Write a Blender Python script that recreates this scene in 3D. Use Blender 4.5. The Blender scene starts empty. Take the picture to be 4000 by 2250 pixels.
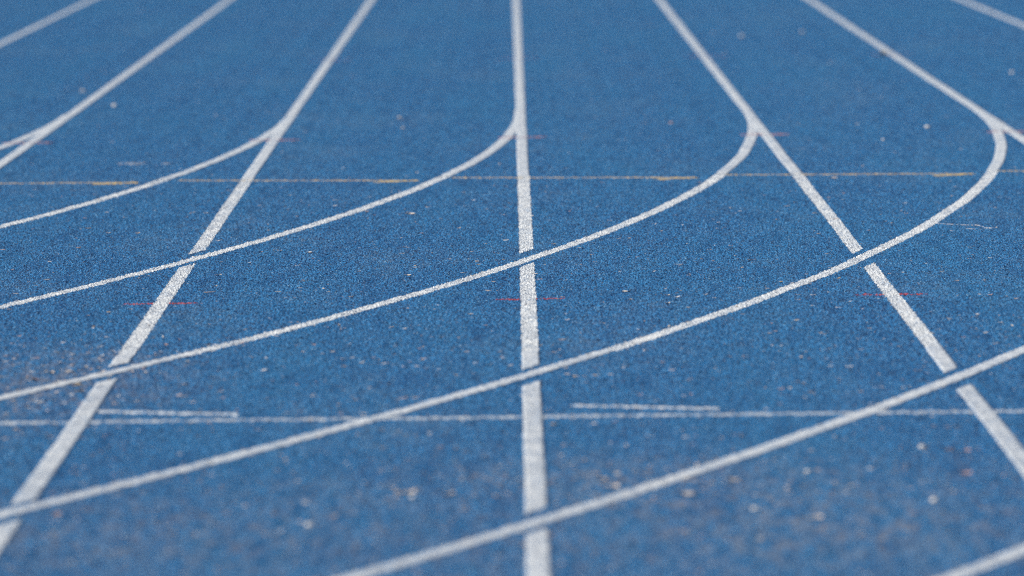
import bpy, math, random
import numpy as np
from mathutils import Matrix, Vector

random.seed(7)
RNG = np.random.default_rng(11)
scene = bpy.context.scene
col = scene.collection

# ------------------------------------------------------------------ camera
cam_data = bpy.data.cameras.new('camera')
cam = bpy.data.objects.new('camera', cam_data)
col.objects.link(cam)
cam_data.sensor_width = 36.0
cam_data.lens = 197.93
cam_data.shift_y = 0.0009
cam_data.clip_start = 0.1
cam_data.clip_end = 3000.0
right = Vector((0.9999408, -0.00083683, -0.01084873))
up = Vector((0.01088055, 0.08553222, 0.99627599))
back = Vector((0.0000942, -0.99633505, 0.08553626))
m = Matrix.Identity(4)
for i in range(3):
    m[i][0], m[i][1], m[i][2] = right[i], up[i], back[i]
m[0][3], m[1][3], m[2][3] = -0.0505, 0.0, 1.6458
cam.matrix_world = m
cam_data.dof.use_dof = True
cam_data.dof.focus_distance = 20.2
cam_data.dof.aperture_fstop = 3.05
cam_data.dof.aperture_blades = 9
scene.camera = cam

# ------------------------------------------------------------------ sky and sun
SUN_EL, SUN_AZ = math.radians(35), math.radians(-112)       # azimuth from +Y towards +X
world = bpy.data.worlds.new('World')
scene.world = world
world.use_nodes = True
wn = world.node_tree
bg = wn.nodes['Background']
sky = wn.nodes.new('ShaderNodeTexSky')
sky.sky_type = 'NISHITA'
sky.sun_disc = False
sky.sun_elevation = SUN_EL
sky.sun_rotation = SUN_AZ
sky.dust_density = 1.5
wn.links.new(sky.outputs[0], bg.inputs[0])
bg.inputs[1].default_value = 0.10
sun_data = bpy.data.lights.new('sun', 'SUN')
sun_data.energy = 4.5
sun_data.angle = math.radians(0.5)
sun_data.color = (1.0, 0.95, 0.88)
sun = bpy.data.objects.new('sun', sun_data)
col.objects.link(sun)
sd = Vector((math.cos(SUN_EL) * math.sin(SUN_AZ), math.cos(SUN_EL) * math.cos(SUN_AZ), math.sin(SUN_EL)))
sun.rotation_euler = sd.to_track_quat('Z', 'Y').to_euler()
sun.location = sd * 30
scene.view_settings.view_transform = 'Standard'
scene.view_settings.look = 'None'
scene.view_settings.exposure = 0.0
scene.view_settings.gamma = 1.0
scene.view_settings.use_curve_mapping = False
scene.render.engine = 'CYCLES'
scene.cycles.use_denoising = False
scene.cycles.denoiser = 'OPENIMAGEDENOISE'
scene.cycles.denoising_input_passes = 'RGB_ALBEDO_NORMAL'
scene.cycles.denoising_prefilter = 'ACCURATE'
scene.cycles.max_bounces = 4
scene.cycles.pixel_filter_type = 'BLACKMAN_HARRIS'
scene.cycles.filter_width = 1.1
scene.cycles.use_adaptive_sampling = False

# ------------------------------------------------------------------ materials
def new_mat(name):
    mt = bpy.data.materials.new(name)
    mt.use_nodes = True
    return mt, mt.node_tree, mt.node_tree.nodes['Principled BSDF']

def mixc(nt, fac, a, b, mode='MIX'):
    n = nt.nodes.new('ShaderNodeMix'); n.data_type = 'RGBA'; n.blend_type = mode
    for sock, v in ((n.inputs[0], fac), (n.inputs[6], a), (n.inputs[7], b)):
        if hasattr(v, 'is_linked'):
            nt.links.new(v, sock)
        else:
            sock.default_value = v if not isinstance(v, tuple) else (*v, 1.0)[:4]
    return n.outputs[2]

def ramp(nt, src, lo, hi, a=0.0, b=1.0):
    n = nt.nodes.new('ShaderNodeMapRange')
    nt.links.new(src, n.inputs[0])
    n.inputs[1].default_value, n.inputs[2].default_value = lo, hi
    n.inputs[3].default_value, n.inputs[4].default_value = a, b
    return n.outputs[0]

def noise(nt, vec, scale, detail=2.0, rough=0.5):
    n = nt.nodes.new('ShaderNodeTexNoise')
    nt.links.new(vec, n.inputs['Vector'])
    n.inputs['Scale'].default_value = scale
    n.inputs['Detail'].default_value = detail
    n.inputs['Roughness'].default_value = rough
    return n

def scaled(nt, vec, s):
    n = nt.nodes.new('ShaderNodeVectorMath'); n.operation = 'MULTIPLY'
    nt.links.new(vec, n.inputs[0]); n.inputs[1].default_value = s
    return n.outputs[0]

def granule_variation(nt, pos):
    """value 0..1 that is constant on each rubber granule (3 mm cells)"""
    v = nt.nodes.new('ShaderNodeTexVoronoi')
    nt.links.new(pos, v.inputs['Vector'])
    v.inputs['Scale'].default_value = 270.0
    sep = nt.nodes.new('ShaderNodeSeparateColor')
    nt.links.new(v.outputs['Color'], sep.inputs[0])
    at = nt.nodes.new('ShaderNodeAttribute'); at.attribute_name = 'grain'
    def combine(src, mul):
        """fraction of (grain value * mul + a little world variation): differs per granule and per tile"""
        m1 = nt.nodes.new('ShaderNodeMath'); m1.operation = 'MULTIPLY_ADD'
        nt.links.new(at.outputs['Fac'], m1.inputs[0]); m1.inputs[1].default_value = mul
        m2 = nt.nodes.new('ShaderNodeMath'); m2.operation = 'MULTIPLY'
        nt.links.new(src, m2.inputs[0]); m2.inputs[1].default_value = 0.30
        nt.links.new(m2.outputs[0], m1.inputs[2])
        m3 = nt.nodes.new('ShaderNodeMath'); m3.operation = 'FRACT'
        nt.links.new(m1.outputs[0], m3.inputs[0])
        return m3.outputs[0]
    return combine(sep.outputs[0], 1.0), combine(sep.outputs[1], 7.31), combine(sep.outputs[2], 13.7)

BLUE = (0.003, 0.067, 0.203)
BLUE_DARK = (0.003, 0.024, 0.075)
BLUE_LIGHT = (0.023, 0.210, 0.480)

def blue_color(nt, pos):
    r, g, b = granule_variation(nt, pos)
    c = mixc(nt, ramp(nt, r, 0.22, 0.42), BLUE_DARK, BLUE)
    c = mixc(nt, ramp(nt, r, 0.56, 0.80), c, BLUE_LIGHT)
    # bright glints painted in as a few pale grains; a few others grey with grit
    c = mixc(nt, ramp(nt, g, 0.935, 0.94), c, (0.34, 0.58, 0.74))
    c = mixc(nt, ramp(nt, b, 0.975, 0.985), c, (0.30, 0.24, 0.20))
    # soft patches where the coating has faded or is cleaner
    n1 = noise(nt, scaled(nt, pos, (1.0, 0.10, 1.0)), 2.2, 4.0, 0.6)
    c = mixc(nt, ramp(nt, n1.outputs[0], 0.42, 0.70, 0.0, 0.20), c, (0.030, 0.20, 0.37))
    n2 = noise(nt, scaled(nt, pos, (1.0, 0.10, 1.0)), 14.0, 4.0, 0.65)
    c = mixc(nt, ramp(nt, n2.outputs[0], 0.48, 0.75, 0.0, 0.5), c, (0.004, 0.055, 0.17))
    # pale dust trodden into the surface, mostly along some bands
    n3 = noise(nt, scaled(nt, pos, (1.0, 0.35, 1.0)), 1.3, 5.0, 0.7)
    n4 = noise(nt, scaled(nt, pos, (1.0, 0.25, 1.0)), 26.0, 3.0, 0.6)
    mul = nt.nodes.new('ShaderNodeMath'); mul.operation = 'MULTIPLY'
    nt.links.new(ramp(nt, n3.outputs[0], 0.50, 0.70), mul.inputs[0])
    nt.links.new(ramp(nt, n4.outputs[0], 0.40, 0.75, 0.0, 0.36), mul.inputs[1])
    c = mixc(nt, mul.outputs[0], c, (0.20, 0.27, 0.32))
    # a trodden, dusty patch on the near part of the track
    for (px, py, rx, ry, amt) in ((0.35, 13.6, 1.0, 0.8, 0.36), (-1.40, 16.1, 0.55, 1.3, 0.46), (0.75, 12.7, 0.8, 0.8, 0.32), (-0.9, 12.9, 0.8, 1.0, 0.30), (0.0, 12.2, 1.5, 1.0, 0.25)):
        sb = nt.nodes.new('ShaderNodeVectorMath'); sb.operation = 'SUBTRACT'
        nt.links.new(pos, sb.inputs[0]); sb.inputs[1].default_value = (px, py, 0)
        ln = nt.nodes.new('ShaderNodeVectorMath'); ln.operation = 'LENGTH'
        nt.links.new(scaled(nt, sb.outputs[0], (1 / rx, 1 / ry, 0)), ln.inputs[0])
        m2 = nt.nodes.new('ShaderNodeMath'); m2.operation = 'MULTIPLY'
        nt.links.new(ramp(nt, ln.outputs['Value'], 0.1, 1.1, amt, 0.0), m2.inputs[0])
        nt.links.new(ramp(nt, n4.outputs[0], 0.42, 0.68), m2.inputs[1])
        c = mixc(nt, m2.outputs[0], c, (0.30, 0.26, 0.24))
    return c

def geo_pos(nt):
    g = nt.nodes.new('ShaderNodeNewGeometry')
    return g.outputs['Position']

M = {}
mt, nt, bs = new_mat('blue_track_rubber')
pos = geo_pos(nt)
nt.links.new(blue_color(nt, pos), bs.inputs['Base Color'])
_r, _g, _b = granule_variation(nt, pos)
nt.links.new(ramp(nt, _b, 0.70, 0.90, 0.50, 0.16), bs.inputs['Roughness'])      # some grains are glossier: they glint
bs.inputs['Specular IOR Level'].default_value = 0.45
M['blue'] = mt

def paint(name, colr, thin=0.0, deep=0.0011, wear=0.0, rough=0.5, speck=0.64):
    """line paint lying on the granules: it misses the pits between them and thins with wear"""
    mt, nt, bs = new_mat(name)
    pos = geo_pos(nt)
    r, g, b = granule_variation(nt, pos)
    base = mixc(nt, ramp(nt, r, 0.0, 1.0), tuple(c * 0.86 for c in colr), tuple(min(0.92, c * 1.08) for c in colr))
    n1 = noise(nt, pos, 14.0, 4.0, 0.6)
    base = mixc(nt, ramp(nt, n1.outputs[0], 0.45, 0.75, 0.0, 0.30), base, (0.50, 0.49, 0.47))
    blue = blue_color(nt, pos)
    sep = nt.nodes.new('ShaderNodeSeparateXYZ')
    nt.links.new(pos, sep.inputs[0])
    n6 = noise(nt, scaled(nt, pos, (1.0, 1.6, 1.0)), 22.0, 5.0, 0.7)        # thin, scuffed places
    base = mixc(nt, ramp(nt, n6.outputs[0], 0.50, 0.76, 0.0, 0.50), base, blue)
    pit = ramp(nt, sep.outputs[2], deep, deep + 0.0006, 1.0, 0.0)
    c = mixc(nt, pit, base, BLUE_DARK)
    if wear != 0:
        n2 = noise(nt, pos, 60.0, 3.0, 0.6)
        n3 = noise(nt, pos, 260.0, 1.0, 0.5)
        ad = nt.nodes.new('ShaderNodeMath'); ad.operation = 'ADD'
        nt.links.new(n2.outputs[0], ad.inputs[0]); nt.links.new(n3.outputs[0], ad.inputs[1])
        c = mixc(nt, ramp(nt, ad.outputs[0], 1.06 - wear * 0.4, 1.16 - wear * 0.4, 0.0, 1.0), c, blue)
    else:
        n2 = noise(nt, pos, 7.0, 4.0, 0.65)                     # worn stretches lose the paint from more grains
        ad = nt.nodes.new('ShaderNodeMath'); ad.operation = 'ADD'
        nt.links.new(ramp(nt, n2.outputs[0], 0.40, 0.72, 0.0, 0.42), ad.inputs[0]); nt.links.new(b, ad.inputs[1])
        c = mixc(nt, ramp(nt, ad.outputs[0], speck + 0.25, speck + 0.30, 0.0, 0.85), c, blue)
    nt.links.new(c, bs.inputs['Base Color'])
    bs.inputs['Roughness'].default_value = rough
    bs.inputs['Specular IOR Level'].default_value = 0.35
    bmp = nt.nodes.new('ShaderNodeBump')
    n5 = noise(nt, pos, 300.0, 2.0, 0.6)
    nt.links.new(n5.outputs[0], bmp.inputs['Height'])
    bmp.inputs['Strength'].default_value = 0.6
    bmp.inputs['Distance'].default_value = 0.0015
    nt.links.new(bmp.outputs[0], bs.inputs['Normal'])
    return mt

M['white'] = paint('white_line_paint', (0.79, 0.805, 0.79), speck=0.60)
M['white_top'] = paint('white_line_paint_worn_grain', (0.62, 0.64, 0.635), speck=0.60)
M['thin_white'] = paint('worn_white_line_paint', (0.64, 0.67, 0.68), wear=0.16)
M['dash_white'] = paint('thin_white_dash_paint', (0.68, 0.70, 0.70), wear=-0.02)
M['red'] = paint('faded_red_mark_paint', (0.40, 0.045, 0.04), wear=-0.08)
M['brown_red'] = paint('faded_brown_red_paint', (0.46, 0.19, 0.15), wear=-0.05)
M['faint_red'] = paint('worn_red_mark_paint', (0.42, 0.12, 0.08), wear=0.42)
M['yellow'] = paint('faded_yellow_mark_paint', (0.58, 0.42, 0.18), wear=0.06)
M['bright_yellow'] = paint('yellow_mark_paint', (0.74, 0.50, 0.13), wear=-0.1)
M['tan_paint'] = paint('faded_tan_paint', (0.55, 0.48, 0.40), wear=0.4)

def simple(name, c1, c2, scale=150.0, rough=0.6):
    mt, nt, bs = new_mat(name)
    tc = nt.nodes.new('ShaderNodeTexCoord')
    n = noise(nt, tc.outputs['Object'], scale, 4.0, 0.6)
    nt.links.new(mixc(nt, ramp(nt, n.outputs[0], 0.3, 0.7), c1, c2), bs.inputs['Base Color'])
    bs.inputs['Roughness'].default_value = rough
    return mt
M['cream'] = simple('cream_petal', (0.78, 0.72, 0.62), (0.86, 0.82, 0.76))
M['tan'] = simple('tan_leaf_scrap', (0.42, 0.30, 0.17), (0.60, 0.48, 0.32))
M['beige'] = simple('beige_leaf_scrap', (0.50, 0.42, 0.35), (0.66, 0.59, 0.52))
M['pink'] = simple('pinkish_leaf_scrap', (0.45, 0.26, 0.20), (0.62, 0.42, 0.35))
M['stone'] = simple('pale_stone', (0.60, 0.58, 0.55), (0.80, 0.78, 0.74))
M['greystone'] = simple('grey_stone', (0.30, 0.31, 0.33), (0.50, 0.50, 0.50))
M['dark'] = simple('dark_clod', (0.02, 0.022, 0.03), (0.05, 0.045, 0.045))
M['brown'] = simple('brown_leaf_scrap', (0.12, 0.07, 0.05), (0.22, 0.14, 0.10))
M['straw'] = simple('dry_straw', (0.45, 0.30, 0.19), (0.70, 0.58, 0.46))
M['fibre'] = simple('pale_root_fibre', (0.62, 0.58, 0.56), (0.78, 0.75, 0.72))
# litter colours from a per-face attribute
mt, nt, bs = new_mat('mixed_plant_litter')
at = nt.nodes.new('ShaderNodeAttribute'); at.attribute_name = 'litter_color'
nt.links.new(at.outputs['Color'], bs.inputs['Base Color'])
bs.inputs['Roughness'].default_value = 0.6
M['litter'] = mt
mt, nt, bs = new_mat('grass_ground')
pos = geo_pos(nt)
n = noise(nt, pos, 3.0, 6.0, 0.7)
nt.links.new(mixc(nt, n.outputs[0], (0.03, 0.06, 0.015), (0.08, 0.12, 0.04)), bs.inputs['Base Color'])
bs.inputs['Roughness'].default_value = 0.9
M['grass'] = mt

# ------------------------------------------------------------------ object helpers
def tag(o, label=None, cat=None, group=None, kind=None):
    if label: o['label'] = label
    if cat: o['category'] = cat
    if group: o['group'] = group
    if kind: o['kind'] = kind
    return o

def mesh_np(name, verts, quads, mat, smooth=True):
    me = bpy.data.meshes.new(name)
    verts = np.asarray(verts, dtype=np.float32)
    quads = np.asarray(quads, dtype=np.int32)
    k = quads.shape[1]
    me.vertices.add(len(verts)); me.vertices.foreach_set('co', verts.ravel())
    me.loops.add(quads.size); me.loops.foreach_set('vertex_index', quads.ravel())
    me.polygons.add(len(quads))
    me.polygons.foreach_set('loop_start', np.arange(0, quads.size, k, dtype=np.int32))
    me.update(calc_edges=True)
    me.polygons.foreach_set('use_smooth', np.full(len(quads), smooth))
    me.materials.append(mat)
    me.update()
    return me

def set_grain(me, values):
    at = me.attributes.new('grain', 'FLOAT', 'POINT')
    at.data.foreach_set('value', np.asarray(values, dtype=np.float32).ravel())
    return me

def link(name, me, parent=None, loc=(0, 0, 0)):
    o = bpy.data.objects.new(name, me)
    col.objects.link(o)
    if parent: o.parent = parent
    o.location = loc
    return o

def grid_quads(nu, nv):
    i = np.arange(nu - 1)[:, None] * nv + np.arange(nv - 1)[None, :]
    return np.stack([i, i + nv, i + nv + 1, i + 1], -1).reshape(-1, 4)

# ------------------------------------------------------------------ the granular track surface
CELL = 0.002
N = 600
TILE = CELL * N                      # 1.2 m of granules that tiles without a seam

def granule_field():
    h = np.zeros(N * N, dtype=np.float64)
    n1, n2 = 96000, 15000
    n = n1 + n2
    px, py = RNG.random(n) * N, RNG.random(n) * N
    rad = RNG.uniform(0.75, 1.35, n)                       # cells: 1.5 to 2.7 mm
    base = RNG.random(n) ** 1.3 * 0.0011
    hgt = rad * CELL * RNG.uniform(0.55, 0.95, n)
    rad[n1:] = RNG.uniform(1.1, 1.95, n2)                   # proud grains standing above the rest
    base[n1:] = RNG.random(n2) ** 0.8 * 0.0028 + 0.0008
    hgt[n1:] = rad[n1:] * CELL * RNG.uniform(0.5, 0.9, n2)
    val = RNG.random(n)
    cx, cy = np.floor(px).astype(int), np.floor(py).astype(int)
    steps = []
    for dx in range(-2, 4):
        for dy in range(-2, 4):
            gx, gy = cx + dx, cy + dy
            r2 = ((gx - px) ** 2 + (gy - py) ** 2) / rad ** 2
            ok = r2 < 1
            z = base[ok] + hgt[ok] * np.sqrt(1 - r2[ok])
            idx = (gx[ok] % N) * N + (gy[ok] % N)
            np.maximum.at(h, idx, z)
            steps.append((idx, z, val[ok]))
    g = np.zeros(N * N)
    for idx, z, v in steps:
        w = h[idx] == z
        g[idx[w]] = v[w]
    h = h.reshape(N, N)
    a = np.arange(N) / N * 2 * np.pi                       # gentle unevenness of the sprayed coat
    for k in range(40):
        kx, ky = RNG.integers(-30, 31), RNG.integers(-30, 31)
        h += 0.00009 * np.cos(kx * a[:, None] + ky * a[None, :] + RNG.random() * 6.28)
    return h + 0.0006, g.reshape(N, N)

H, GR = granule_field()
PIT = float(np.percentile(H, 14))
def env(H, w):
    E = H.copy()
    for ax in (0, 1):
        S = E.copy()
        for d in range(-w, w + 1):
            S = np.maximum(S, np.roll(E, d, axis=ax))
        E = S
    return E
HE = env(H, 2) - 0.0003

gx, gy = np.meshgrid(np.arange(N + 1), np.arange(N + 1), indexing='ij')
tv = np.stack([gx * CELL, gy * CELL, H[gx % N, gy % N]], -1).reshape(-1, 3)
tile_me = set_grain(mesh_np('track_surface', tv, grid_quads(N + 1, N + 1), M['blue']), GR[gx % N, gy % N])
track = link('running_track_surface', tile_me)
tag(track, 'blue granular rubber running track surface', kind='structure')
ng = bpy.data.node_groups.new('lay_track_tiles', 'GeometryNodeTree')
ng.interface.new_socket('Geometry', in_out='INPUT', socket_type='NodeSocketGeometry')
ng.interface.new_socket('Geometry', in_out='OUTPUT', socket_type='NodeSocketGeometry')
gi = ng.nodes.new('NodeGroupInput'); go = ng.nodes.new('NodeGroupOutput')
gg = ng.nodes.new('GeometryNodeMeshGrid')
NX, NY = 15, 52
gg.inputs['Size X'].default_value = TILE * (NX - 1)
gg.inputs['Size Y'].default_value = TILE * (NY - 1)
gg.inputs['Vertices X'].default_value = NX
gg.inputs['Vertices Y'].default_value = NY
gt = ng.nodes.new('GeometryNodeTransform')
gt.inputs['Translation'].default_value = (0.0, 8.4 + TILE * (NY - 1) / 2, 0.0)
iop = ng.nodes.new('GeometryNodeInstanceOnPoints')
ng.links.new(gg.outputs['Mesh'], gt.inputs['Geometry'])
ng.links.new(gt.outputs[0], iop.inputs['Points'])
ng.links.new(gi.outputs[0], iop.inputs['Instance'])
ng.links.new(iop.outputs[0], go.inputs[0])
md = track.modifiers.new('tiles', 'NODES'); md.node_group = ng

def sheet(name, x0, x1, y0, y1, z, mat, label):
    me = mesh_np(name, [(x0, y0, z), (x1, y0, z), (x1, y1, z), (x0, y1, z)], [[0, 1, 2, 3]], mat, False)
    return tag(link(name, me), label, kind='structure')
sheet('track_base', -16, 16, -20, 130, -0.004, M['blue'], 'blue track base layer under the granules')
sheet('ground', -1200, 1200, -1200, 1200, -0.012, M['grass'], 'grass ground beyond the track')

# ------------------------------------------------------------------ painted markings
W = 1.22                             # lane width
YT, RAD = 30.373, 40.0               # where the bend begins, radius of the bend line of lane line 0
HALF = 0.0255
XC, YC = -RAD, YT

def wob(v, seed, amp, wl):
    """smooth one-dimensional wobble"""
    r = np.random.default_rng(seed)
    out = np.zeros_like(v)
    for i in range(5):
        out += np.sin(v * 2 * np.pi / (wl * r.uniform(0.5, 1.8)) + r.random() * 6.28) * amp * r.uniform(0.4, 1) / 2.2
    return out

# how far each hand-laid line strays from the ideal layout (metres), measured along it
ST_FIT = {-3: (-0.00276, 0.04842, 39.7, 48.7), -2: (-0.00172, 0.01854, 30.2, 48.3), -1: (-0.00018, -0.00281, 13.6, 47.9), 0: (0.00025, 0.00311, 12.0, 47.5),
          1: (-0.00014, -0.00408, 14.5, 47.1), 2: (0.00123, -0.01191, 33.2, 46.7), 3: (-0.00349, 0.10538, 41.2, 46.4)}
CU_FIT = {0: (-0.00859, 0.00147, 0.01576, 2.9, 11.9), 1: (-0.08028, 0.12821, -0.02755, 3.4, 15.0), 2: (0.00829, -0.02424, 0.00549, 3.6, 17.8),
          3: (0.02373, -0.01304, -0.04016, 13.8, 18.8)}
def sx(k, Y):                        # centre of straight line k
    a, b, lo, hi = ST_FIT[k]
    return k * W + a * (np.clip(Y, lo, hi) - 25) + b + wob(Y, 100 + k, 0.0014, 2.2)
def cr(k, s):                        # radius of curve k at arc length s
    off = 0.0
    if k in CU_FIT:
        a, b, c, lo, hi = CU_FIT[k]
        q = np.clip(s, lo, hi + 1.5) / 10
        off = (a * q * q + b * q + c) * np.clip(s / 4, 0, 1) ** 2
    return RAD + k * W + off + wob(s, 200 + k, 0.0026, 1.3)

ZFINE0, ZFINE1 = 16.9, 25.0
def in_fine(X, Y):
    return (Y > ZFINE0) & (Y < ZFINE1) & (np.abs(X) < 0.095 * Y + 0.12)

def tile_h(F, X, Y):
    u, v = X / CELL, Y / CELL
    i, j = np.floor(u).astype(int), np.floor(v).astype(int)
    fu, fv = u - i, v - j
    g = lambda a, b: F[a % N, b % N]
    return (g(i, j) * (1 - fu) * (1 - fv) + g(i + 1, j) * fu * (1 - fv) + g(i, j + 1) * (1 - fu) * fv + g(i + 1, j + 1) * fu * fv)

def hash01(i, j, s):
    v = np.sin(i * 12.9898 + j * 78.233 + s * 37.719) * 43758.5453
    return v - np.floor(v)

def fine_mesh(name, boxes, inside, lift, mat):
    """quads of the granule grid itself whose centres lie in the footprint: the paint follows every grain"""
    allk = []
    for (x0, x1, y0, y1) in boxes:
        i = np.arange(int(x0 / CELL) - 1, int(x1 / CELL) + 2); j = np.arange(int(y0 / CELL) - 1, int(y1 / CELL) + 2)
        I, J = np.meshgrid(i, j, indexing='ij')
        X, Y = (I + .5) * CELL, (J + .5) * CELL
        jit = (hash01(I // 2, J // 2, 1.0) - 0.5) * 0.0032 + (hash01(I // 5, J // 5, 2.0) - 0.5) * 0.0034
        ok = inside(X, Y, jit)
        allk.append(np.stack([I[ok], J[ok]], -1))
    K = np.unique(np.concatenate(allk), axis=0)
    if not len(K):
        return None
    c = [(0, 0), (1, 0), (1, 1), (0, 1)]
    P = np.stack([K + np.array(d) for d in c], 1).reshape(-1, 2)
    key = (P[:, 0] + 100000) * 1000000 + P[:, 1]
    u, inv = np.unique(key, return_inverse=True)
    I, J = u // 1000000 - 100000, u % 1000000
    V = np.stack([I * CELL, J * CELL, H[I % N, J % N] + lift], -1)
    return set_grain(mesh_np(name, V, inv.reshape(-1, 4), mat), GR[I % N, J % N])

def strip(name, cx, cy, nx, ny, half, lift, mat, across=9, taper=None):
    """ribbon along a centre line (arrays) with unit normals nx, ny, lying on the grain tops, edges turned down"""
    t = np.concatenate([[-1.03], np.linspace(-1, 1, across), [1.03]])
    across = len(t)
    n = len(cx)
    L = np.concatenate([[0], np.cumsum(np.hypot(np.diff(cx), np.diff(cy)))])
    sd_ = RNG.integers(1, 9999, 4)
    e = 1 + (RNG.random((n, 2)) - 0.5) * 0.05 + np.stack([wob(L, sd_[0], .05, .16) + wob(L, sd_[1], .04, .05), wob(L, sd_[2], .05, .16) + wob(L, sd_[3], .04, .05)], -1)
    w = np.where(t[None, :] < 0, e[:, :1], e[:, 1:]) * half
    if taper is not None:
        w = w * taper[:, None]
    X = cx[:, None] + nx[:, None] * t[None, :] * w
    Y = cy[:, None] + ny[:, None] * t[None, :] * w
    Z = tile_h(HE, X, Y) + lift + 0.0002
    Z[:, 0] = 0.0; Z[:, -1] = 0.0
    V = np.stack([X, Y, Z], -1).reshape(-1, 3)
    return set_grain(mesh_np(name, V, grid_quads(n, across), mat), RNG.random(len(V)))

def join_meshes(name, mats, ms):
    ms = [x for x in ms if x]
    if len(ms) == 1:
        return ms[0]
    vs, qs, gs, off = [], [], [], 0
    for me in ms:
        v = np.empty(len(me.vertices) * 3, dtype=np.float32); me.vertices.foreach_get('co', v)
        q = np.empty(len(me.loops), dtype=np.int32); me.loops.foreach_get('vertex_index', q)
        g = np.empty(len(me.vertices), dtype=np.float32); me.attributes['grain'].data.foreach_get('value', g); gs.append(g)
        vs.append(v.reshape(-1, 3)); qs.append(q.reshape(-1, 4) + off); off += len(v) // 3
    out = set_grain(mesh_np(name, np.concatenate(vs), np.concatenate(qs), mats), np.concatenate(gs))
    for me in ms: bpy.data.meshes.remove(me)
    return out

# --- bend lines
L_TRANS, L_CURVE, L_RED, L_STRAIGHT = 0.0003, 0.0006, 0.0008, 0.0010
def curve_pt(k, s):
    a = s / (RAD + k * W)
    r = cr(k, s)
    return XC + r * np.cos(a), YC - r * np.sin(a), np.cos(a), -np.sin(a)

def view_w(Y):                       # half width of track worth building at distance Y
    return 0.092 * Y + 1.0

CURVES = {
    -2: 'curved white lane line peeling left at the far left edge, shortest bend in view',
    -1: 'curved white lane line leaving the second straight line from the left, topmost long bend',
    0: 'curved white lane line that leaves the central straight line and sweeps left',
    1: 'curved white lane line starting right of centre, crossing the central line in sharp focus',
    2: 'hooked white lane line bending at the right edge and sweeping to the lower left',
    3: 'curved white lane line across the blurred foreground, crossing the foot of the central line',
    4: 'curved white lane line just entering the bottom right corner',
}
for k, label in CURVES.items():
    s = np.arange(0.0, 21.5, 0.002)
    X, Y, _, _ = curve_pt(k, s)
    keep = (np.abs(X) < view_w(Y)) & (Y > 10.8)
    s = s[keep]
    X, Y, _, _ = curve_pt(k, s)
    f = in_fine(X, Y)
    ms = []
    if f.any():
        sf = s[f]
        boxes = []
        for a in np.arange(sf[0], sf[-1], 0.4):
            q = np.array([a, min(a + 0.4, sf[-1])])
            bx, by, _, _ = curve_pt(k, q)
            boxes.append((bx.min() - .04, bx.max() + .04, by.min() - .04, by.max() + .04))
        lo, hi = sf[0], sf[-1]
        def inside(X, Y, jit, k=k, lo=lo, hi=hi):
            r = np.hypot(X - XC, Y - YC)
            ss = np.arctan2(YC - Y, X - XC) * (RAD + k * W)
            return (np.abs(r - cr(k, ss)) < HALF + jit + wob(ss, 300 + k, 0.0012, 0.12)) & (ss >= lo) & (ss <= hi)
        ms.append(fine_mesh('f', boxes, inside, L_CURVE, M['white']))
    for cond in ((s < (s[f][0] if f.any() else 1e9)), (s > s[f][-1]) if f.any() else None):
        if cond is None or not cond.any(): continue
        a = np.arange(s[cond][0] - 0.004, s[cond][-1] + 0.008, 0.012)
        ax, ay, nx, ny = curve_pt(k, a)
        ms.append(strip('s', ax, ay, nx, ny, HALF, L_CURVE, M['white']))
    o = link('curved_lane_line', join_meshes('curved_lane_line', M['white'], ms))
    tag(o, label, 'lane line', 'curved lane lines of the bend')

# --- straight lines, broken where the bend lines cross them
GAP = 0.050
def cross_y(k, j, X, off):
    """Y on bend line j (shifted outward by off) at abscissa X"""
    r = RAD + j * W + off
    return YC - np.sqrt(np.maximum(r * r - (X - XC) ** 2, 0))

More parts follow.
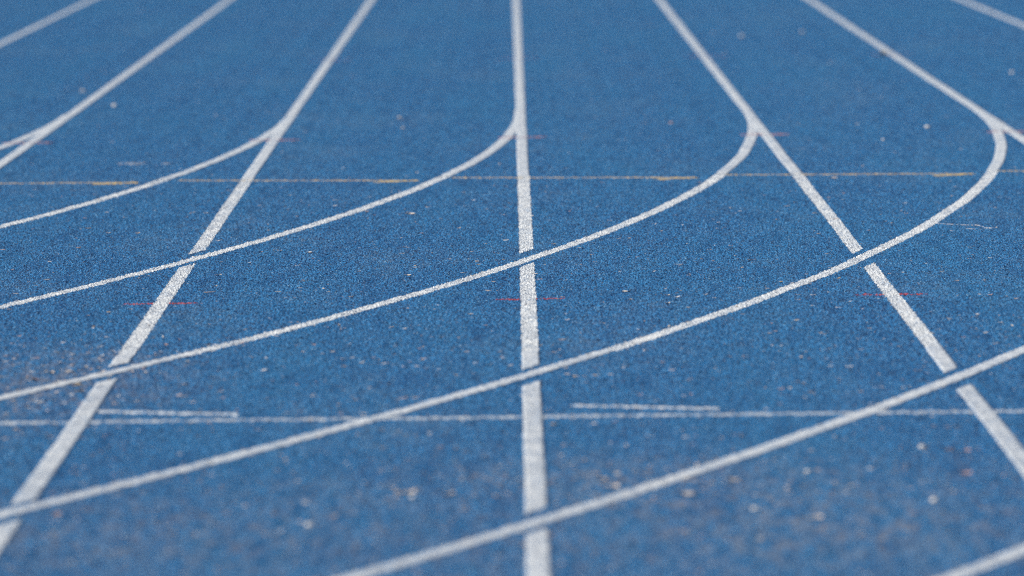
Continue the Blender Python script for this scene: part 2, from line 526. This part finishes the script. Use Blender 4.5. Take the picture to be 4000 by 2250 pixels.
STRAIGHTS = {
    -3: 'blurred straight white lane line cutting the top left corner',
    -2: 'second straight white lane line from the left, forking near the left edge',
    -1: 'straight white lane line slanting to the lower left corner, broken at three crossings',
    0: 'central straight white lane line running nearly vertically through the whole picture',
    1: 'straight white lane line slanting to the lower right edge, broken at two crossings',
    2: 'straight white lane line at the upper right that forks near the right edge',
    3: 'blurred straight white lane line cutting the top right corner',
}
for k, label in STRAIGHTS.items():
    ymin = max(10.8, (abs(k) * W - 1.0) / 0.092)
    e = bpy.data.objects.new('straight_lane_line', None); col.objects.link(e)
    e.location = (k * W, 30.0, 0.0)
    tag(e, label, 'lane line', 'straight lane lines of the sprint lanes')
    x0 = np.array([k * W - HALF, k * W + HALF])
    cuts = [(lambda X: np.full_like(X, 62.0))]
    for j in range(k + 1, 7):
        yc = cross_y(k, j, np.array([k * W]), 0)[0]
        if yc < ymin + 0.4: break
        cuts.append((lambda X, j=j: cross_y(k, j, X, -HALF - GAP)))     # far side of the bend line ends here
        cuts.append((lambda X, j=j: cross_y(k, j, X, HALF + GAP)))      # and starts again on the near side
    cuts.append((lambda X: np.full_like(X, ymin)))
    for q in range(0, len(cuts), 2):
        top, bot = cuts[q], cuts[q + 1]
        yt, yb = float(top(x0).max()), float(bot(x0).min())
        ms = []
        if yb < ZFINE1 and yt > ZFINE0 and abs(k) < 3:
            fx = abs(k) * W
            lo, hi = max(yb, ZFINE0, (fx - 0.12) / 0.095), min(yt, ZFINE1)
        else:
            lo, hi = None, None
        if lo is not None and hi > lo:
            def inside(X, Y, jit, k=k, lo=lo, hi=hi, top=top, bot=bot):
                return (np.abs(X - sx(k, Y)) < HALF + jit + wob(Y + 3 * np.sign(X - k * W), 400 + k, 0.0010, 0.15)) & (Y > bot(X) - jit * 3) & (Y < top(X) + jit * 3) & (Y >= lo) & (Y <= hi)
            ms.append(fine_mesh('f', [(k * W - .04, k * W + .04, lo - .02, hi + .02)], inside, L_STRAIGHT, M['white']))
            rest = [(hi - 0.003, yt)] if yt > hi + 0.01 else []
            if yb < lo - 0.01: rest.append((yb, lo + 0.003))
        else:
            rest = [(yb, yt)]
        for (a, b) in rest:
            n = max(3, int((b - a) / 0.012))
            uu = np.linspace(0, 1, n)
            t = np.concatenate([[-1.03], np.linspace(-1, 1, 9), [1.03]])
            Ln = uu * (b - a)
            ye = (RNG.random((n, 2)) - 0.5) * 0.04 + 1 + np.stack([wob(Ln, 31 + k, .035, .2), wob(Ln, 47 + k, .035, .17)], -1)
            w = np.where(t[None, :] < 0, ye[:, :1], ye[:, 1:]) * HALF
            Xc = k * W + t[None, :] * w
            Ya = np.where(abs(a - yb) < 1e-9, bot(Xc), a)
            Yb = np.where(abs(b - yt) < 1e-9, top(Xc), b)
            Y = Ya + (Yb - Ya) * uu[:, None]
            X = Xc + (sx(k, Y) - k * W)
            Z = tile_h(HE, X, Y) + L_STRAIGHT + 0.0002
            Z[:, 0] = 0; Z[:, -1] = 0
            if abs(a - yb) < 1e-9: Z[0] = 0
            if abs(b - yt) < 1e-9: Z[-1] = 0
            ms.append(set_grain(mesh_np('s', np.stack([X, Y, Z], -1).reshape(-1, 3), grid_quads(n, 11), M['white']), RNG.random(n * 11)))
        me = join_meshes('segment', M['white'], ms)
        me.transform(Matrix.Translation((-k * W, -30.0, 0)))
        link('segment', me, e)

# --- strokes: short straight marks between two points
def stroke(name, a, b, half, lift, mat, label=None, cat=None, group=None, parent=None, taper=False, fine=False):
    a, b = np.array(a), np.array(b)
    L = np.hypot(*(b - a)); d = (b - a) / L; n = np.array([-d[1], d[0]])
    if fine:
        def inside(X, Y, jit):
            s = (X - a[0]) * d[0] + (Y - a[1]) * d[1]
            t = (X - a[0]) * n[0] + (Y - a[1]) * n[1]
            w = half * (np.clip(np.minimum(s, L - s) / 0.03, 0.0, 1) ** 0.6 if taper else 1.0) + wob(s, int(a[1] * 99 + a[0] * 7) % 999, half * .12, 0.05)
            return (s > 0) & (s < L) & (np.abs(t) < w + jit * 1.6)
        me = fine_mesh(name, [(min(a[0], b[0]) - .05, max(a[0], b[0]) + .05, min(a[1], b[1]) - .05, max(a[1], b[1]) + .05)], inside, lift, mat)
    else:
        m_ = max(4, int(L / 0.008))
        s = np.linspace(0, L, m_)
        tp = np.clip(np.minimum(s, L - s) / 0.03, 0.05, 1) ** 0.6 if taper else np.ones(m_)
        tp = tp * (1 + wob(s, int(a[1] * 99 + a[0] * 7) % 999, .12, 0.09))
        c = a[None, :] + d[None, :] * s[:, None]
        me = strip(name, c[:, 0], c[:, 1], np.full(m_, n[0]), np.full(m_, n[1]), half, lift, mat, taper=tp)
    o = link(name, me, parent)
    return tag(o, label, cat, group)

tw = link('transverse_line', strip('transverse_line', np.linspace(-2.6, 2.6, 650), 15.088 + np.linspace(-2.6, 2.6, 650) * 0.008 + wob(np.linspace(-2.6, 2.6, 650), 5, 0.002, 0.9),
          np.zeros(650), np.ones(650), 0.021, L_TRANS, M['thin_white']))
tag(tw, 'thin worn white line running level across every lane in the foreground', 'track line')
stroke('stagger_mark', (-1.196, 15.350), (-0.797, 15.218), 0.014, L_TRANS, M['dash_white'], 'short slanted white mark starting at the left slanting line, above the thin cross line', 'track mark', 'short white stagger marks')
stroke('stagger_mark', (0.110, 15.368), (0.509, 15.235), 0.0155, L_TRANS, M['dash_white'], 'short slanted white mark just above the thin cross line, right of the central lane line', 'track mark', 'short white stagger marks')

YEL = [
    ((-2.60, 24.88), (-1.705, 24.824), (-1.897, 24.754), (-1.703, 24.812), 'faded yellow line at the left edge, ending just before the curved white line'),
    ((-1.524, 24.931), (-0.467, 24.757), (-0.649, 24.669), (-0.468, 24.770), 'faded yellow line crossing the slanting left lane line'),
    ((-0.309, 24.919), (0.759, 24.760), (0.581, 24.653), (0.759, 24.757), 'faded yellow line crossing the central lane line'),
    ((0.900, 24.909), (1.985, 24.815), (1.806, 24.690), (1.985, 24.805), 'faded yellow line right of the centre, ending beside the hooked white line'),
    ((2.110, 24.967), (3.05, 24.89), None, None, 'faded yellow line at the right edge beyond the hooked white line'),
]
for a, b, c, d, label in YEL:
    e = bpy.data.objects.new('yellow_mark', None); col.objects.link(e)
    tag(e, label, 'track mark', 'thin yellow marks across the lanes')
    stroke('stroke', a, b, 0.019, L_TRANS, M['yellow'], parent=e, fine=False)
    if c:
        o = stroke('end_stroke', c, d, 0.025, L_TRANS + 0.0002, M['bright_yellow'], parent=e)
        o['label'] = 'brighter yellow tick at its right end'

REDL = {-2: 'far left forked lane line', -1: 'slanting left lane line', 0: 'central lane line', 1: 'slanting right lane line', 2: 'far right lane line'}
for y, slope, where, ks in ((18.722, 0.018, 'in the sharp band below the middle', (-1, 0, 1)),
                            (27.905, 0.010, 'level with the forks of the lines', (-2, -1, 0, 1, 2)),
                            (36.68, 0.0, 'in the blurred distance', (-1, 0, 1, 2))):
    for k in ks:
        c = k * W
        yy = y + slope * c
        fine = y < 20
        w = 0.125 if y < 30 else 0.14
        stroke('red_mark', (c - w + (0.012 if k == 0 else -0.005), yy - 0.004), (c + w, yy + 0.006), 0.0165 if fine else 0.030, L_RED if fine else L_CURVE + 0.0004, M['red'] if y < 20 else (M['brown_red'] if y < 30 else M['faint_red']),
               'red dash across the %s, %s' % (REDL[k], where), 'track mark', 'red hurdle marks', taper=True, fine=fine)
# faded tan paint left over
for (x0, x1, y, half, label) in ((-1.888, -1.752, 26.165, 0.070, 'faded tan paint smudge between the two left lane lines, above the yellow line'),
                           (-1.680, -1.622, 26.135, 0.045, 'small faded tan paint smudge right of the larger smudge')):
    stroke('paint_smudge', (x0, y), (x1, y + 0.01), half, L_TRANS, M['tan_paint'], label, 'smudge', 'tan paint smudges', taper=True)

# ------------------------------------------------------------------ things lying on the track
def flake_mesh(w, d, h, curl, seed, nu=7, nv=5):
    """a dry leaf scrap or petal: pointed irregular outline, cupped and twisted, 0.3 mm thick"""
    r = np.random.default_rng(seed)
    u = np.linspace(-1, 1, nu); v = np.linspace(-1, 1, nv)
    prof = np.sqrt(np.clip(1 - np.abs(u) ** 2.4, 0.02, 1)) * (1 + (r.random(nu) - .5) * 0.35)
    U_, V_ = np.meshgrid(u, v, indexing='ij')
    X = U_ * w / 2
    Y = V_ * prof[:, None] * d / 2 + (r.random() - .5) * d * 0.3 * U_ ** 2
    Z = h * (0.25 + 0.75 * (curl * np.abs(U_) ** 2 + (1 - curl) * V_ ** 2 * 0.9)) + h * 0.25 * np.sin(U_ * 3 + r.random() * 6) * V_ + 0.0004
    Z = Z - Z.min()
    top = np.stack([X, Y, Z + 0.0003], -1).reshape(-1, 3)
    bot = np.stack([X, Y, Z], -1).reshape(-1, 3)
    q = grid_quads(nu, nv)
    n = nu * nv
    ring = [i * nv for i in range(nu)] + [(nu - 1) * nv + j for j in range(1, nv)] + [i * nv + nv - 1 for i in range(nu - 2, -1, -1)] + [j for j in range(nv - 2, 0, -1)]
    side = [[ring[i], ring[(i + 1) % len(ring)], ring[(i + 1) % len(ring)] + n, ring[i] + n] for i in range(len(ring))]
    return np.concatenate([top, bot]), np.concatenate([q, q[:, ::-1] + n, np.array(side)])

def pebble_mesh(w, d, h, seed):
    r = np.random.default_rng(seed)
    nu, nv = 12, 8
    th = np.linspace(0, 2 * np.pi, nu, endpoint=False); ph = np.linspace(0.12, np.pi - 0.12, nv)
    T, P = np.meshgrid(th, ph, indexing='ij')
    k = 1 + 0.16 * np.sin(2 * T + r.random() * 6) * np.sin(P) + 0.10 * np.sin(3 * T + 2 * P + r.random() * 6)
    V = np.stack([np.cos(T) * np.sin(P) * w / 2 * k, np.sin(T) * np.sin(P) * d / 2 * k, h / 2 * (1 - np.cos(P)) * (1 + 0.08 * np.sin(T * 2))], -1).reshape(-1, 3)
    q = []
    for i in range(nu):
        for j in range(nv - 1):
            a, b = i * nv, ((i + 1) % nu) * nv
            q.append([a + j, b + j, b + j + 1, a + j + 1])
    nb = len(V)
    V = np.concatenate([V, [[0, 0, 0], [0, 0, h]]])
    for i in range(0, nu, 2):
        a, b, c = i * nv, ((i + 1) % nu) * nv, ((i + 2) % nu) * nv
        q.append([nb, c, b, a]); q.append([nb + 1, a + nv - 1, b + nv - 1, c + nv - 1])
    return V, np.array(q)

def tube_mesh(pts, rad, sides=6):
    pts = np.array(pts, dtype=float); n = len(pts)
    V = []
    for i in range(n):
        t = pts[min(i + 1, n - 1)] - pts[max(i - 1, 0)]; t /= np.linalg.norm(t)
        a = np.cross(t, [0, 0, 1.0]); a /= np.linalg.norm(a); b = np.cross(t, a)
        for s in range(sides):
            th = 2 * np.pi * s / sides
            V.append(pts[i] + (a * np.cos(th) + b * np.sin(th)) * rad[i])
    q = [[i * sides + s, (i + 1) * sides + s, (i + 1) * sides + (s + 1) % sides, i * sides + (s + 1) % sides] for i in range(n - 1) for s in range(sides)]
    return np.array(V), np.array(q)

TOP = 0.0034
def put(name, VQ, mat, x, y, rz, label, cat, group=None, dz=0.0):
    o = link(name, mesh_np(name, VQ[0], VQ[1], mat), loc=(x, y, TOP + dz))
    o.rotation_euler = (0, 0, rz)
    return tag(o, label, cat, group)

LEAF, STONE = 'dry leaf scraps lying on the track', 'small stones lying on the track'
# name, x, y, width, height, material, rotation, label
FL = [
 ('petal', 0.336, 18.975, 31, 5.5, 'cream', 0.06, 'bright white elongated petal right of the central lane line, below the middle', 'petal'),
 ('leaf_scrap', 0.469, 18.809, 17, 5, 'tan', -0.3, 'small orange tan leaf scrap directly above a cream scrap', 'leaf scrap'),
 ('leaf_scrap', 0.460, 18.498, 17, 8, 'beige', 0.3, 'cream leaf scrap just below a small orange tan one', 'leaf scrap'),
 ('leaf_scrap', 0.345, 18.66, 20, 5, 'beige', 0.5, 'pale narrow leaf scrap slightly below the bright white petal', 'leaf scrap'),
 ('petal', -0.799, 20.808, 24, 5, 'cream', -0.1, 'white petal scrap between the left and central lane lines above the middle', 'petal'),
 ('leaf_scrap', -0.418, 19.720, 25, 7, 'beige', 0.1, 'beige leaf scrap just above the long curved line left of the centre', 'leaf scrap'),
 ('leaf_scrap', -0.463, 22.713, 42, 8, 'beige', 0.05, 'wide beige leaf scrap between two bends left of the central line', 'leaf scrap'),
 ('leaf_scrap', 0.030, 19.726, 24, 5, 'beige', -0.15, 'beige scrap resting on the right edge of the central lane line', 'leaf scrap'),
 ('leaf_scrap', -1.090, 19.829, 26, 5, 'beige', 0.25, 'pale beige scrap right of the slanting left line below its first gap', 'leaf scrap'),
 ('leaf_scrap', -1.075, 19.36, 12, 5, 'tan', 0.25, 'tiny tan scrap just above the straw', 'leaf scrap'),
 ('leaf_scrap', 1.317, 19.611, 16, 6, 'cream', 0.3, 'small cream scrap right of the slanting right line', 'leaf scrap'),
 ('leaf_scrap', 1.360, 24.610, 42, 9, 'beige', 0.2, 'beige leaf scrap just under the yellow line at the right', 'leaf scrap'),
 ('leaf_scrap', 0.185, 13.497, 34, 12, 'beige', 0.1, 'blurred beige leaf scrap in the foreground right of the central line, nearer of two', 'leaf scrap'),
 ('leaf_scrap', 0.163, 13.655, 24, 10, 'tan', 0.1, 'blurred tan leaf scrap in the foreground right of the central line, farther of two', 'leaf scrap'),
 ('leaf_scrap', 0.397, 13.922, 20, 11, 'beige', 0.1, 'blurred cream scrap on the upper edge of the foreground curved line', 'leaf scrap'),
 ('leaf_scrap', 0.485, 13.605, 34, 12, 'beige', 0.3, 'blurred pale leaf scrap right of the foreground curved line', 'leaf scrap'),
 ('leaf_scrap', 0.364, 13.330, 40, 13, 'beige', 0.1, 'broad blurred beige scrap under the foreground curved line', 'leaf scrap'),
 ('leaf_scrap', 0.638, 12.870, 40, 9, 'beige', 0.3, 'low blurred beige scrap near the bottom right of centre', 'leaf scrap'),
 ('leaf_scrap', -0.207, 13.380, 28, 14, 'beige', 0.6, 'blurred pinkish cream scrap in the foreground, left of the central line', 'leaf scrap'),
 ('leaf_scrap', -0.314, 13.43, 50, 10, 'beige', 0.1, 'wide blurred beige scrap at the left of a pair in the foreground', 'leaf scrap'),
 ('leaf_scrap', -1.312, 16.584, 17, 8, 'cream', 0.2, 'cream scrap above the curved line near the left edge', 'leaf scrap'),
 ('leaf_scrap', -1.296, 16.065, 24, 9, 'tan', 0.1, 'orange tan scrap just below the curved line near the left edge, upper of two', 'leaf scrap'),
 ('leaf_scrap', -1.284, 15.887, 24, 7, 'tan', 0.1, 'orange tan scrap below the curved line near the left edge, lower of two', 'leaf scrap'),
 ('leaf_scrap', -1.433, 16.200, 22, 13, 'pink', 0.8, 'pinkish scrap in the litter patch at the left edge', 'leaf scrap'),
 ('leaf_scrap', -1.404, 16.406, 18, 9, 'beige', 0.2, 'beige scrap in the middle of the litter patch at the left edge', 'leaf scrap'),
 ('leaf_scrap', -1.352, 16.438, 30, 7, 'beige', -0.1, 'long beige scrap at the right side of the litter patch at the left edge', 'leaf scrap'),
 ('leaf_scrap', -1.119, 13.079, 27, 10, 'pink', 0.1, 'blurred reddish scrap in the bottom left foreground', 'leaf scrap'),
 ('leaf_scrap', -1.238, 12.62, 24, 12, 'beige', 0.6, 'blurred cream scrap near the bottom left corner', 'leaf scrap'),
 ('leaf_scrap', -1.02, 13.70, 20, 10, 'beige', 0.5, 'blurred beige scrap beside the lowest left crossing', 'leaf scrap'),
 ('leaf_scrap', 1.053, 14.200, 32, 9, 'brown', 0.0, 'dark brown blurred scrap left of the slanting right line in the foreground', 'leaf scrap'),
 ('leaf_scrap', 1.095, 14.185, 22, 7, 'pink', 0.1, 'dull pinkish scrap touching the dark brown scrap in the foreground', 'leaf scrap'),
 ('leaf_scrap', 1.055, 13.70, 34, 7, 'pink', 0.0, 'brownish flat scrap in the lower right foreground', 'leaf scrap'),
 ('leaf_scrap', 0.057, 14.90, 24, 8, 'tan', 0.0, 'small tan scrap touching the thin cross line right of the central line', 'leaf scrap'),
]
for i, (nm, x, y, w, h, mat, rz, label, cat) in enumerate(FL):
    h *= 0.62 if y < 15 else 0.75
    w *= 1.05 if y < 15 else 1.0
    put(nm, flake_mesh(w / 1000, w / 1000 * 0.7, h / 1000, random.uniform(0.1, 0.5), 300 + i), M[mat], x, y, rz, label, cat, LEAF)
ST = [
 (-2.250, 31.214, 27, 17, 'stone', 'blurred white stone between the two leftmost lines, upper left'),
 (-0.636, 29.693, 20, 15, 'greystone', 'blurred grey stone left of the central line, farther of a pair'),
 (-0.600, 28.765, 16, 12, 'greystone', 'blurred grey stone left of the central line, nearer of a pair'),
 (1.581, 39.577, 32, 24, 'greystone', 'blurred pale stone between the two right lines near the top'),
 (2.036, 40.123, 30, 24, 'greystone', 'blurred pale stone just left of the upper right line near the top'),
 (2.970, 33.877, 26, 18, 'stone', 'blurred white stone near the right edge, upper right'),
 (2.048, 28.329, 24, 15, 'stone', 'white stone inside the hook of the right curved line'),
 (0.775, 28.964, 15, 12, 'pink', 'tiny reddish stone between the central and right lines'),
 (1.760, 27.337, 15, 10, 'stone', 'tiny pale stone right of the right fork'),
 (0.987, 14.235, 17, 12, 'stone', 'bright white oval stone in the lower right foreground'),
 (0.935, 13.145, 17, 11, 'stone', 'cream stone in the lower right foreground, nearer than the bright oval one'),
 (0.670, 13.746, 16, 9, 'stone', 'cream stone below the foreground curved line, right of centre'),
 (0.509, 13.023, 16, 10, 'stone', 'pale stone near the bottom edge, right of the central line'),
 (-0.523, 12.817, 15, 10, 'stone', 'pale round stone near the bottom, left of the central line'),
 (-0.294, 13.318, 15, 9, 'stone', 'cream round stone between the foreground scraps left of the central line'),
 (-1.142, 17.490, 7, 7, 'stone', 'tiny glinting white bead right of the slanting left line'),
 (-1.222, 20.62, 11, 6, 'stone', 'tiny white splinter left of the first gap in the slanting left line'),
 (2.372, 36.55, 42, 30, 'dark', 'dark clod against the upper right lane line'),
 (-2.55, 32.9, 24, 17, 'greystone', 'blurred grey stone near the left edge above the fork'),
 (1.72, 28.7, 14, 9, 'greystone', 'tiny grey stone left of the hooked line, lower right of the red dash'),
]
for i, (x, y, w, h, mat, label) in enumerate(ST):
    put('dark_clod' if mat == 'dark' else 'stone', pebble_mesh(w / 1000, w / 1000 * 0.85, h / 1000, 500 + i), M[mat], x, y, random.uniform(-.4, .4), label, 'clod' if mat == 'dark' else 'stone', STONE, dz=-0.0004)

# straw and root fibre
pts = [(-0.018, -0.002, 0.002), (-0.006, 0.0, 0.0026), (0.006, 0.001, 0.003), (0.018, 0.003, 0.004)]
put('straw', tube_mesh(pts, [0.0014, 0.0013, 0.0011, 0.0007]), M['straw'], -1.084, 19.104, 0.0, 'short dry straw lying between the left red dash and the curved line', 'straw')
fib = [(1.600, 21.90), (1.644, 21.858), (1.701, 21.823), (1.738, 21.791), (1.759, 21.774), (1.771, 21.706), (1.777, 21.639), (1.795, 21.62), (1.817, 21.646)]
fb = [(1.700, 21.62), (1.720, 21.594), (1.750, 21.577), (1.778, 21.612), (1.785, 21.63)]
ro = bpy.data.objects.new('root_fibre', None); col.objects.link(ro)
ro.location = (1.74, 21.75, 0)
tag(ro, 'long pale curved root fibre with a side branch near the right edge', 'root fibre')
def fibre(name, P, r0, r1):
    pp = []
    for i in range(len(P) - 1):
        for t in np.linspace(0, 1, 5)[:-1]:
            pp.append((P[i][0] * (1 - t) + P[i + 1][0] * t - 1.74, P[i][1] * (1 - t) + P[i + 1][1] * t - 21.75, 0.0040 + 0.0006 * math.sin(i * 2 + t * 3)))
    v, q = tube_mesh(pp, np.linspace(r0, r1, len(pp)))
    link(name, mesh_np(name, v, q, M['fibre']), ro)
fibre('main_strand', fib, 0.0005, 0.0016)
fibre('side_branch', fb, 0.0008, 0.0011)
v, q = pebble_mesh(0.009, 0.007, 0.006, 900)
link('knot', mesh_np('knot', v, q, M['beige']), ro, (0.079, -0.104, 0.002))

# ------------------------------------------------------------------ litter nobody could count
def litter():
    V, Q, C, off = [], [], [], 0
    pal = np.array([(0.58, 0.47, 0.36), (0.50, 0.38, 0.30), (0.66, 0.60, 0.52), (0.48, 0.33, 0.28), (0.72, 0.70, 0.68), (0.40, 0.31, 0.20), (0.60, 0.56, 0.55), (0.32, 0.34, 0.38)])
    r = np.random.default_rng(77)
    items = []
    def scatter(n, y0, y1, lo, hi, hfac):
        for _ in range(n):
            y = y0 + (y1 - y0) * r.random()
            x = (r.random() * 2 - 1) * (0.092 * y + 0.8)
            w = lo * (hi / lo) ** (r.random() ** 1.8)
            items.append((x, y, w, hfac * w * r.uniform(0.5, 1.4)))
    scatter(3000, 10.8, 15.2, 0.004, 0.016, 0.28)
    scatter(1300, 15.2, 18.0, 0.005, 0.020, 0.22)
    scatter(1400, 18.0, 24.5, 0.005, 0.024, 0.15)
    scatter(450, 24.5, 34.0, 0.006, 0.018, 0.25)
    scatter(220, 34.0, 60.0, 0.008, 0.022, 0.5)
    for cx, cy, n, sx_, sy_ in ((-1.38, 16.3, 260, 0.12, 0.45), (-1.45, 15.6, 120, 0.12, 0.5), (0.12, 13.75, 90, 0.30, 0.16), (0.45, 13.35, 70, 0.22, 0.16), (-0.3, 13.5, 60, 0.28, 0.16),
                                (0.75, 13.1, 60, 0.22, 0.25), (-1.0, 12.9, 60, 0.25, 0.3), (-0.75, 15.5, 40, 0.25, 0.25), (0.62, 19.9, 40, 0.5, 0.8), (1.5, 18.2, 60, 0.4, 0.9)):
        for _ in range(n):
            w = r.uniform(0.005, 0.018)
            items.append((r.normal(cx, sx_ * 1.4), r.normal(cy, sy_ * 1.4), w, w * 0.22 * r.uniform(0.5, 1.3)))
    u = np.array([-1, -0.3, 0.4, 1.0])
    for (x, y, w, h) in items:
        a = r.normal(0, 0.55) if r.random() < 0.8 else r.uniform(0, 3.14)
        d = w * r.uniform(0.3, 0.8)
        prof = np.array([0.15, 1, 0.9, 0.25]) * r.uniform(0.7, 1.2, 4)
        z = h * np.array([r.random(), 0.15, r.random() * 0.5, r.random()])
        P = []
        for i in range(4):
            for sgn in (-1, 1):
                lx, ly = u[i] * w / 2, sgn * prof[i] * d / 2
                lz = z[i] + (h * r.random() * 0.5 if sgn > 0 else 0)
                P.append((x + lx * math.cos(a) - ly * math.sin(a), y + lx * math.sin(a) + ly * math.cos(a), TOP + 0.0003 + lz))
        P = np.array(P)
        P2 = P.copy(); P2[:, 2] -= 0.0005
        V.append(np.concatenate([P, P2]))
        q = [[0, 1, 3, 2], [2, 3, 5, 4], [4, 5, 7, 6], [8, 10, 11, 9], [10, 12, 13, 11], [12, 14, 15, 13],
             [0, 2, 10, 8], [2, 4, 12, 10], [4, 6, 14, 12], [1, 9, 11, 3], [3, 11, 13, 5], [5, 13, 15, 7]]
        Q.append(np.array(q) + off); off += 16
        c = pal[r.integers(len(pal))] * r.uniform(0.75, 1.08)
        C.append(np.tile(np.append(np.clip(c, 0, 0.9), 1.0), (16, 1)))
    me = mesh_np('plant_litter', np.concatenate(V), np.concatenate(Q), M['litter'], False)
    ca = me.color_attributes.new('litter_color', 'FLOAT_COLOR', 'POINT')
    ca.data.foreach_set('color', np.concatenate(C).astype(np.float32).ravel())
    return me
o = link('plant_litter', litter())
tag(o, 'tiny beige and grey plant crumbs scattered over the blue track', kind='stuff')
